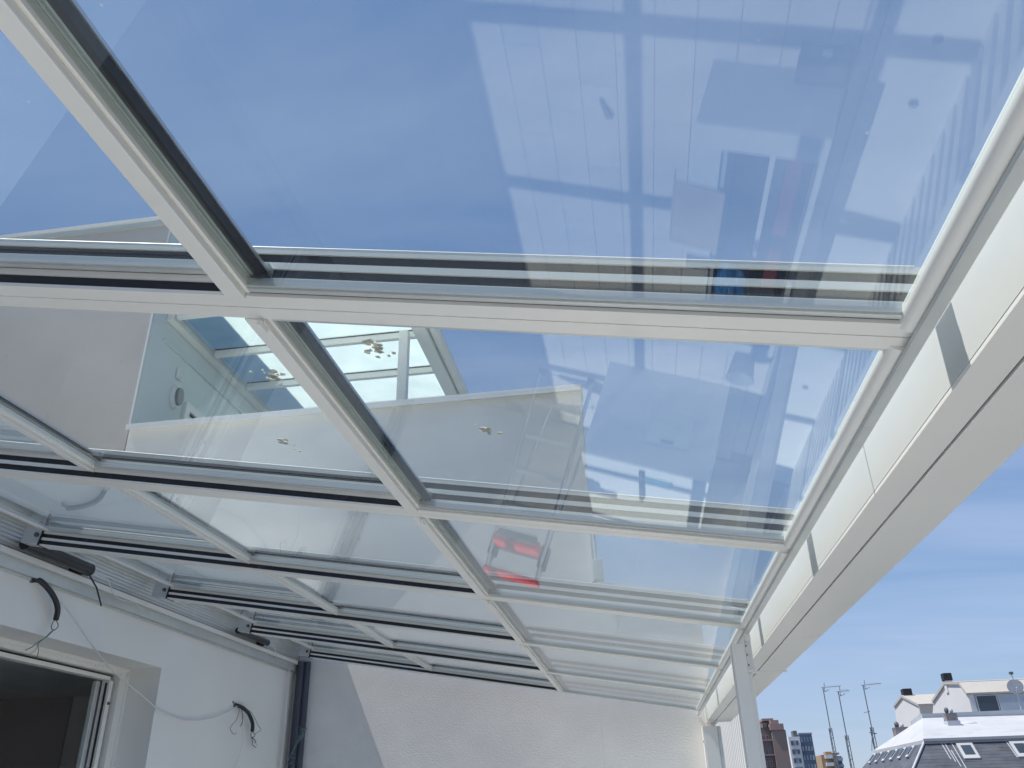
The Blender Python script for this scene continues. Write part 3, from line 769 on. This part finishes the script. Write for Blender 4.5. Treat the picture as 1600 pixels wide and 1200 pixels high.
bk = thing('bucket', (.22, 5.30, -1.6), 'round grey builder bucket standing before the white counter', 'bucket')
n = 24
def ring(r, z, cx=.22, cy_=5.30): return [(cx + r * math.cos(6.2832 * k / n), cy_ + r * math.sin(6.2832 * k / n), z) for k in range(n)]
mb = MB()
R_ = [ring(.070, -1.598), ring(.095, -1.39), ring(.102, -1.385), ring(.102, -1.378), ring(.090, -1.38), ring(.066, -1.585)]
vv = [p for r in R_ for p in r]; fs = []
for i in range(5):
    for k in range(n): fs.append((i * n + k, i * n + (k + 1) % n, (i + 1) * n + (k + 1) % n, (i + 1) * n + k))
fs.append(tuple(range(5 * n, 6 * n))); fs.append(tuple(reversed(range(0, n))))
mb.add(vv, fs, True)
build('tub', mb, PARG, bk)
build('handle', MB().tube(smooth_path([(.12, 5.30, -1.385), (.14, 5.24, -1.36), (.22, 5.20, -1.40), (.30, 5.24, -1.36), (.32, 5.30, -1.385)]), .004, 6), SILVER, bk)

# step ladder
ld = thing('step_ladder', (-1.2, 6.5, -1.6), 'aluminium step ladder with red platform and red top, mirrored over the stucco wall', 'ladder')
LX0, LX1 = -1.42, -.99
def bar(p, q, wdt, m_, nm, par=ld):
    return build(nm, MB().tube([p, q], wdt, 4), m_, par)
for x in (LX0, LX1):
    bar((x - .02 * (1 if x < -1.2 else -1), 6.28, -1.59), (x, 6.55, .14), .017, SILVER, 'front_rail')
    bar((x, 6.98, -1.59), (x, 6.62, .12), .013, SILVER, 'rear_rail')
    build('rail_joint', MB().box(x - .03, x + .03, 6.52, 6.66, -.16, .02), RUBBER, ld, bevel=.006)
    build('foot', MB().box(x - .025, x + .025, 6.25, 6.31, -1.6, -1.56), RUBBER, ld)
for z in (-1.32, -1.02, -.72, -.42):
    y = 6.28 + (z + 1.59) / 1.73 * .27
    build('tread', MB().box(LX0 + .01, LX1 - .01, y - .04, y + .05, z, z + .03), SILVER, ld, bevel=.003)
build('platform', MB().box(LX0 + .02, LX1 - .02, 6.36, 6.64, -.14, -.05), RED, ld, bevel=.02)
build('platform_edge', MB().box(LX0 + .05, LX1 - .05, 6.33, 6.37, -.165, -.10), GREYP, ld, bevel=.01)
build('top_cap', MB().box(LX0 - .02, LX1 + .02, 6.50, 6.68, .125, .165), RED, ld, bevel=.012)

# ------------------------------------------------------------------ own building below the terrace
ob_ = thing('building_base', (-4, 2, -26), 'cream facade of the storeys below the terrace edge', 'building')
build('facade', MB().box(-9, 1.0, -3.0, 14.0, -26.0, -1.951), FACADE, ob_)

# ------------------------------------------------------------------ mansard block across the street
mb_ = thing('mansard_building', (14, 36, -26), 'block with dark slate mansard and white roof terrace at lower right', 'building')
ZE, ZC = 1.44, 2.42
D = 3.2
def quad_slab(P, th=(0, 0, -.25)):
    T_ = Vector(th); lo = [Vector(p) + T_ for p in P]
    return MB().hexa([tuple(p) for p in lo] + [tuple(p) for p in P])
build('slate_slope', quad_slab([(8.9 - D, 30 - D, ZE - D * 1.07), (34, 30 - D, ZE - D * 1.07), (34, 30, ZE), (8.9, 30, ZE)], (0, .3, -.1)), SLATE, mb_)
build('slate_slope', quad_slab([(8.9 - D, 36.4 + D, ZE - D * 1.07), (8.9 - D, 30 - D, ZE - D * 1.07), (8.9, 30, ZE), (8.9, 36.4, ZE)], (.3, 0, -.1)), SLATE, mb_)
build('storeys', MB().box(8.9 - D + .1, 34, 30 - D + .1, 36.4 + D, -26, ZE - D * 1.07), FACADE, mb_)
hp = MB().tube([(8.9 - D, 30 - D, ZE - D * 1.07 + .02), (8.9, 30, ZE + .03)], .04, 6)
build('hip_flashing', hp, ROOFW, mb_)
rw_ = quad_slab([(8.82, 29.9, ZE + .02), (34, 29.9, ZE + .02), (34, 34.6, 2.18), (10.35, 34.6, 2.43)], (0, 0, -.12))
build('white_roof', rw_, ROOFW, mb_)
build('white_roof', quad_slab([(8.82, 36.5, ZE + .02), (8.82, 29.9, ZE + .02), (10.35, 34.6, 2.43), (11.2, 39.0, 2.50)], (0, 0, -.12)), ROOFW, mb_)
build('eave_trim', MB().box(8.80, 34, 29.84, 29.90, ZE - .03, ZE + .05), ROOFW, mb_)
build('terrace_parapet', MB().hexa([(10.36, 34.65, 2.2), (34, 34.65, 1.9), (34, 34.85, 1.9), (10.36, 34.85, 2.2), (10.36, 34.65, 2.58), (34, 34.65, 2.66), (34, 34.85, 2.66), (10.36, 34.85, 2.58)]), PARG, mb_)
build('terrace_parapet', MB().hexa([(10.36, 34.86, 2.2), (10.56, 34.86, 2.2), (11.4, 39.2, 2.2), (11.2, 39.2, 2.2), (10.36, 34.86, 2.60), (10.56, 34.86, 2.60), (11.4, 39.2, 2.62), (11.2, 39.2, 2.62)]), PARG, mb_)
build('terrace_deck', MB().box(12.5, 34, 34.86, 47, 1.9, 2.2), PARG, mb_)
# skylights on the front slope
def slope_pt(x, d, h): return (x, 30 - d + -.0, ZE - d * 1.07 + h)
def skylight_front(xc):
    d0, d1 = .16, .58; o = .06
    P = [slope_pt(xc - .24, d1, o), slope_pt(xc + .24, d1, o), slope_pt(xc + .24, d0, o), slope_pt(xc - .24, d0, o)]
    w_ = build('skylight', quad_slab(P, (0, .05, -.1)), ROOFW, mb_)
    P = [slope_pt(xc - .15, d1 - .09, o + .02), slope_pt(xc + .15, d1 - .09, o + .02), slope_pt(xc + .15, d0 + .08, o + .02), slope_pt(xc - .15, d0 + .08, o + .02)]
    build('pane', quad_slab(P, (0, .01, -.02)), DKGLASS, w_)
for xc in (9.98, 11.55, 13.2, 14.9): skylight_front(xc)
def skylight_side(yc):
    P = []
    for (yy, d) in ((yc + .16, .44), (yc - .16, .44), (yc - .16, .14), (yc + .16, .14)):
        P.append((8.9 - d - .05, yy, ZE - d * 1.07 + .05))
    w_ = build('skylight', quad_slab(P, (.08, 0, -.06)), ROOFW, mb_)
    P = []
    for (yy, d) in ((yc + .10, .38), (yc - .10, .38), (yc - .10, .20), (yc + .10, .20)):
        P.append((8.9 - d - .07, yy, ZE - d * 1.07 + .07))
    build('pane', quad_slab(P, (.02, 0, -.02)), DKGLASS, w_)
for yc in (30.75, 31.75, 32.8, 33.85, 34.9, 35.9): skylight_side(yc)
# pale run-off streaks on the slate (shaped stains)
st = MB(); rnd = random.Random(11)
for (xc, L0, L1) in ((9.32, .05, .55), (9.42, .1, .62), (9.62, .02, .9), (9.50, .3, .75), (11.25, .1, .55), (12.1, .05, .7), (12.6, .1, .6)):
    P = [slope_pt(xc + .02, L1, .012), slope_pt(xc + .045, L1, .012), slope_pt(xc + .02, L0, .012), slope_pt(xc - .01, L0, .012)]
    st.add([tuple(p) for p in P] , [(0, 1, 2, 3)])
tag(build('lime_streak', st, PARG, mb_), kind='stuff')
# slate courses as raised edges
sc_ = MB()
for k in range(1, 36):
    d = k * .088
    P = [slope_pt(8.9 - d + .02, d, .012), slope_pt(34, d, .012), slope_pt(34, d - .02, .006), slope_pt(8.9 - d + .04, d - .02, .006)]
    sc_.add([tuple(Vector(p) - Vector((0, 0, .006))) for p in P] + [tuple(Vector(p) + Vector((0, .01, -.02))) for p in P], [(0, 1, 2, 3), (4, 7, 6, 5), (0, 4, 5, 1)])
so = build('slate_course', sc_, SLATE, mb_); so['kind'] = 'stuff'

# penthouses with gambrel gables
def gambrel(x0, x1, prof, label):
    t = thing('penthouse', (x0, prof[0][0], 2.2), label, 'penthouse', 'white penthouses on the mansard block')
    A = [(x0, y_, z_) for y_, z_ in prof]; B = [(x0 + .2, y_, z_) for y_, z_ in prof]
    o_ = build('gable', MB().loft(A, B), PENT, t); recalc(o_)
    mbx = MB()
    n_ = len(prof)
    for i in range(1, n_ - 2):
        (ya, za), (yb, zb) = prof[i], prof[i + 1]
        if i == 0: continue
        d = Vector((0, yb - ya, zb - za)).normalized(); nn = Vector((0, -d.z, d.y)); nn = nn if nn.z > 0 else -nn
        o = nn * .10
        mbx.hexa([(x0 - .06, ya, za), (x1, ya, za), (x1, yb, zb), (x0 - .06, yb, zb),
                  (x0 - .06, ya + o.y, za + o.z), (x1, ya + o.y, za + o.z), (x1, yb + o.y, zb + o.z), (x0 - .06, yb + o.y, zb + o.z)])
    o_ = build('roof', mbx, PENTR, t); recalc(o_)
    (yn, zn), (yn2, zn2) = prof[-1], prof[-2]
    build('band', MB().hexa([(x0 - .03, prof[0][0] - .1, zn + .42), (x0 - .001, prof[0][0] - .1, zn + .42), (x0 - .001, yn + .05, zn + .42), (x0 - .03, yn + .05, zn + .42), (x0 - .03, prof[0][0] - .1, zn + .46), (x0 - .001, prof[0][0] - .1, zn + .46), (x0 - .001, yn + .05, zn + .46), (x0 - .03, yn + .05, zn + .46)]), PARG, t)
    return t
p2 = gambrel(12.62, 34, [(41.6, 2.2), (40.2, 3.42), (38.1, 3.93), (36.5, 3.74), (35.95, 3.28), (35.95, 2.2)], 'larger white gabled penthouse with long windows at right edge')
build('front_wall', MB().box(12.83, 34, 36.0, 36.1, 2.2, 3.28), PENT, p2)
for xw, ww, gm_ in ((12.86, .78, DKGLASS), (13.67, 1.45, MIDGLASS), (15.2, 1.4, DKGLASS), (16.7, 1.5, MIDGLASS)):
    fr_ = build('window', MB().box(xw, xw + ww, 35.93, 35.999, 2.60, 3.26), PENT, p2)
    build('pane', MB().box(xw + .04, xw + ww - .04, 35.915, 35.929, 2.64, 3.23), gm_, fr_)
p1 = gambrel(12.62, 15.5, [(46.9, 2.2), (46.2, 3.78), (44.5, 4.08), (42.2, 3.46), (42.2, 3.0), (42.2, 2.2)], 'smaller white gabled penthouse behind the larger one')
build('front_wall', MB().box(12.83, 15.5, 42.12, 42.19, 2.2, 3.40), PARG, p1)

def chimney(x, y, z0, z1, w_, label, cap=True, pots=0, body=CHIM):
    t = thing('chimney', (x, y, z0), label, 'chimney', 'chimneys on the mansard block')
    build('stack', MB().box(x - w_ / 2, x + w_ / 2, y - w_ / 2, y + w_ / 2, z0, z1), body, t)
    if cap: build('cowl', MB().box(x - w_ * .62, x + w_ * .62, y - w_ * .62, y + w_ * .62, z1 + .002, z1 + .30), GASKET, t, bevel=.03)
    for k in range(pots):
        build('pot', MB().tube([(x - w_ * .25 + k * w_ * .5, y, z1), (x - w_ * .25 + k * w_ * .5, y, z1 + .16), (x - w_ * .25 + k * w_ * .5, y, z1 + .26)], .075, 10, True, .10), GREYP, t)
chimney(12.72, 38.1, 3.6, 4.06, .28, 'dark capped chimney on the ridge of the larger penthouse', body=PENT)
chimney(12.85, 44.5, 3.9, 4.16, .34, 'dark capped chimney on the ridge of the smaller penthouse', body=PENT)
chimney(10.75, 32.8, 1.95, 2.17, .42, 'grey chimney with two pots on the white roof', cap=False, pots=0, body=PARG)
tch = thing('chimney', (10.7, 32.8, 2.17), 'mottled brick stack with round cowls standing on a pale plinth', 'chimney', 'chimneys on the mansard block')
build('stack', MB().box(10.56, 10.92, 32.62, 32.98, 2.172, 2.42), CHIM, tch)
build('pot', blob(10.66, 32.8, 2.52, .075, .075, .10, 2, .05), GREYP, tch)
build('pot', blob(10.82, 32.8, 2.50, .06, .06, .09, 3, .05), PARG, tch)
tch = thing('chimney', (10.2, 37.3, 1.9), 'mottled grey stack at the left end of the white roof', 'chimney', 'chimneys on the mansard block')
build('stack', MB().box(9.95, 10.45, 37.0, 37.5, 1.8, 2.30), CHIM, tch)
build('pot', blob(10.08, 37.2, 2.40, .09, .09, .12, 6, .08), GREYP, tch)
build('pot', blob(10.28, 37.2, 2.36, .07, .07, .10, 8, .08), PARG, tch)
rv = thing('roof_vent', (11.6, 33.0, 2.0), 'low domed vent on the white roof right of the brick stack', 'vent')
build('dome', blob(11.45, 33.2, 2.06, .30, .25, .12, 9, .02), PARG, rv)
build('curb', MB().box(11.2, 11.7, 33.0, 33.4, 1.88, 2.03), ROOFW, rv)
dsh = thing('satellite_dish', (14.1, 35.4, 2.6), 'pale satellite dish on a pole before the long penthouse windows', 'satellite dish')
build('pole', MB().tube([(14.14, 35.3, 2.3), (14.14, 35.3, 3.95)], .03, 8), PARG, dsh)
dd = MB(); A = []; B = []
for k in range(20):
    t = 6.2832 * k / 20
    A.append((14.12 + .30 * math.cos(t), 35.22 - .04 * math.sin(t), 3.45 + .26 * math.sin(t))); B.append((14.12 + .10 * math.cos(t), 35.32, 3.45 + .09 * math.sin(t)))
build('reflector', dd.loft(A, B, True), ROOFW, dsh)
build('feed_horn', MB().tube([(14.12, 35.25, 3.25), (14.06, 34.98, 3.40)], .02, 6), PARG, dsh)
build('head', MB().box(14.08, 14.20, 35.24, 35.36, 3.9, 3.99), GREYP, dsh)

# ------------------------------------------------------------------ three lattice masts
def mast(xd, zd, dist, xb_, label, yagi=1.0, lower=0.0):
    yb = dist; xt, zt = xd * dist, zd * dist
    t = thing('antenna_mast', (xb_ * dist, yb, -20), label, 'antenna', 'thin lattice aerial masts in the skyline')
    x_b = xb_ * dist; z_b = -12
    lat = MB(); w0 = .30; n_ = 60
    corners = [(-w0 / 2, 0), (w0 / 2, 0), (0, w0 * .8)]
    zj = zt - 2.6
    xat = lambda z: x_b + (xt - x_b) * (z - z_b) / (zt - z_b)
    for cx, cyy in corners: lat.tube([(xat(z_b) + cx, yb + cyy, z_b), (xat(zj) + cx * .6, yb + cyy * .6, zj)], .028, 4)
    for k in range(n_):
        za_, zb_ = z_b + (zj - z_b) * k / n_, z_b + (zj - z_b) * (k + 1) / n_
        a, c = corners[k % 3], corners[(k + 1) % 3]
        s0, s1 = 1 - .4 * k / n_, 1 - .4 * (k + 1) / n_
        lat.tube([(xat(za_) + a[0] * s0, yb + a[1] * s0, za_), (xat(zb_) + c[0] * s1, yb + c[1] * s1, zb_)], .016, 4)
    build('lattice', lat, MAST, t)
    build('pole', MB().tube([(xat(zj), yb, zj - .3), (xt, yb, zt)], .035, 6), MAST, t)
    ya = MB().tube([(xt - .12, yb, zt - .02), (xt + 1.15 * yagi, yb - .3, zt + .02)], .022, 5)
    for k in range(9):
        xx = xt + .1 + k * .12 * yagi
        ya.tube([(xx, yb - .2 - .02 * k, zt - .11), (xx, yb + .1, zt + .13)], .009, 4)
    ya.tube([(xt + .08, yb, zt - .3), (xt + .14, yb, zt + .3)], .02, 4)
    ya.tube([(xt + .10, yb, zt - .28), (xt + .4, yb, zt - .16)], .02, 4)
    build('aerial', ya, MAST, t)
    if lower:
        lo_ = MB().tube([(xat(zt - lower) - .05, yb, zt - lower), (xat(zt - lower) - .28, yb, zt - lower - 1.0)], .02, 4)
        lo_.tube([(xat(zt - lower) - .2, yb, zt - lower + .1), (xat(zt - lower) + .25, yb, zt - lower)], .03, 4)
        lo_.tube([(xat(zt - 1.7) - .3, yb, zt - 1.7), (xat(zt - 1.7) + .1, yb, zt - 1.65)], .018, 4)
        tag(build('lower_aerial', lo_, MAST, t), kind='stuff')
mast(.202, .1055, 62, .2000, 'leftmost of the three thin aerial masts, above the ochre tower', 1.0)
mast(.2175, .1007, 58, .2152, 'middle aerial mast with a short stubby head', .55)
mast(.245, .1063, 60, .2430, 'rightmost aerial mast with a second aerial halfway up', .95, 3.0)

# ------------------------------------------------------------------ far towers
def windows(t, X0_, X1_, y_, Z0_, Z1_, nx, nz, fw, fh, wm, pm, frame=.12, nm='window'):
    first_ = None
    for i in range(nx):
        for k in range(nz):
            cx = X0_ + (X1_ - X0_) * (i + .5) / nx; cz = Z1_ - (Z1_ - Z0_) * (k + .5) / nz
            if first_ is None:
                first_ = (build(nm, MB().box(cx - fw / 2, cx + fw / 2, y_ - .12, y_ - .01, cz - fh / 2, cz + fh / 2), wm, t), cx, cz)
                if pm: build('pane', MB().box(cx - fw / 2 + frame, cx + fw / 2 - frame, y_ - .16, y_ - .121, cz - fh / 2 + frame, cz + fh / 2 - frame), pm, first_[0])
            else:
                c = first_[0].copy(); COL.objects.link(c); c.parent = t; c.location = Vector((cx - first_[1], 0, cz - first_[2]))
                for g_ in list(first_[0].children):
                    d = g_.copy(); COL.objects.link(d); d.parent = c
DT = 190.0
t1 = thing('apartment_tower', (24, DT, -26), 'brown stepped apartment tower beside the white post', 'building', 'distant apartment towers')
x0 = .120 * DT; xm = .1395 * DT; x1 = .1545 * DT; zt = .0700 * DT
build('front_block', MB().box(xm, x1, DT, DT + 14, -26, zt - 1.2), TWBROWN, t1)
build('side_block', MB().box(x0 - 6, xm - .02, DT + .9, DT + 14, -26, zt - .6), TWBRDK, t1)
build('top_storey', MB().box(xm - .2, x1 - .3, DT - .3, DT + 13, zt - 1.19, zt), TWPINK, t1)
build('top_storey', MB().box(xm + .1, x1 - 1.1, DT + .2, DT + 12, zt + .01, zt + .75), TWPINK, t1)
build('top_storey', MB().box(x0 + 2.2, xm - .6, DT + .7, DT + 12, zt - .59, zt + .35), TWBRDK, t1)
build('lift_housing', MB().box(xm - 1.3, xm + 1.0, DT + 2, DT + 9, zt + .76, zt + 1.25), TWPINK, t1)
windows(t1, x0 - 3, xm - .4, DT + .9, -20, zt - 1.4, 6, 13, .65, 1.2, TWPINK, DKGLASS, .15)
bl = MB()
for k in range(12): bl.box(x0 - 3, xm - .05, DT + .45, DT + .88, zt - 3.2 - k * 2.78, zt - 2.9 - k * 2.78)
build('balcony_slab', bl, TWPINK, t1)

DT = 230.0
t2 = thing('apartment_tower', (38, DT, -26), 'white and dark glazed apartment tower between the brown and ochre towers', 'building', 'distant apartment towers')
x0 = .1560 * DT; xm = .1680 * DT; x1 = .1815 * DT; zt = .0585 * DT
build('white_block', MB().box(x0, xm - .01, DT, DT + 14, -26, zt - .5), TWWHITE, t2)
build('glazed_block', MB().box(xm, x1, DT + .5, DT + 14, -26, zt), TWGLASS, t2)
build('parapet', MB().box(xm - .1, x1 + .1, DT + .2, DT + 14, zt + .01, zt + .35), TWPANEL, t2)
build('lift_housing', MB().box(xm - 1.1, xm - .1, DT + 2, DT + 5, zt - .49, zt + 1.0), GREYP, t2)
windows(t2, x0 + .1, xm - .2, DT, -15.5, zt - .9, 1, 14, 1.9, 1.2, TWPANEL, None)
windows(t2, x0 + .1, xm - .2, DT - .12, -15.5, zt - .9, 2, 14, .45, .8, GREYP, None, nm='window_pane')
windows(t2, xm + .1, x1 - .1, DT + .5, -15.5, zt - .2, 4, 14, .42, 1.1, TWPANEL, None)

DT = 260.0
t3 = thing('apartment_tower', (51, DT, -26), 'small ochre and white balconied tower under the leftmost mast', 'building', 'distant apartment towers')
x0 = .1870 * DT; x1 = .2085 * DT; zt = .0375 * DT
build('ochre_block', MB().box(x0, x0 + 3.9, DT, DT + 12, -26, zt), TWOCH, t3)
build('pier', MB().box(x0 + 3.0, x0 + 3.88, DT - .6, DT - .01, -26, zt - .1), TWOCH, t3)
build('glazed_block', MB().box(x0 + 3.92, x1, DT + .8, DT + 12, -26, zt - .4), TWGLASS, t3)
for k in range(12):
    build('balcony', MB().box(x0 + .9, x0 + 2.9, DT - .8, DT - .02, zt - 1.0 - k * 1.9, zt - .1 - k * 1.9), TWWHITE, t3)
    build('balcony', MB().box(x0 + 4.0, x1 + .1, DT + .1, DT + .78, zt - 1.6 - k * 1.7, zt - .8 - k * 1.7), TWPANEL, t3)
build('roof_plant', MB().box(x0 + 1.5, x0 + 3.2, DT + 1, DT + 4, zt + .01, zt + .8), TWOCH, t3)
build('roof_plant', MB().box(x0 + 3.4, x0 + 5.2, DT + 1, DT + 4, zt + .01, zt + .5), TWPANEL, t3)
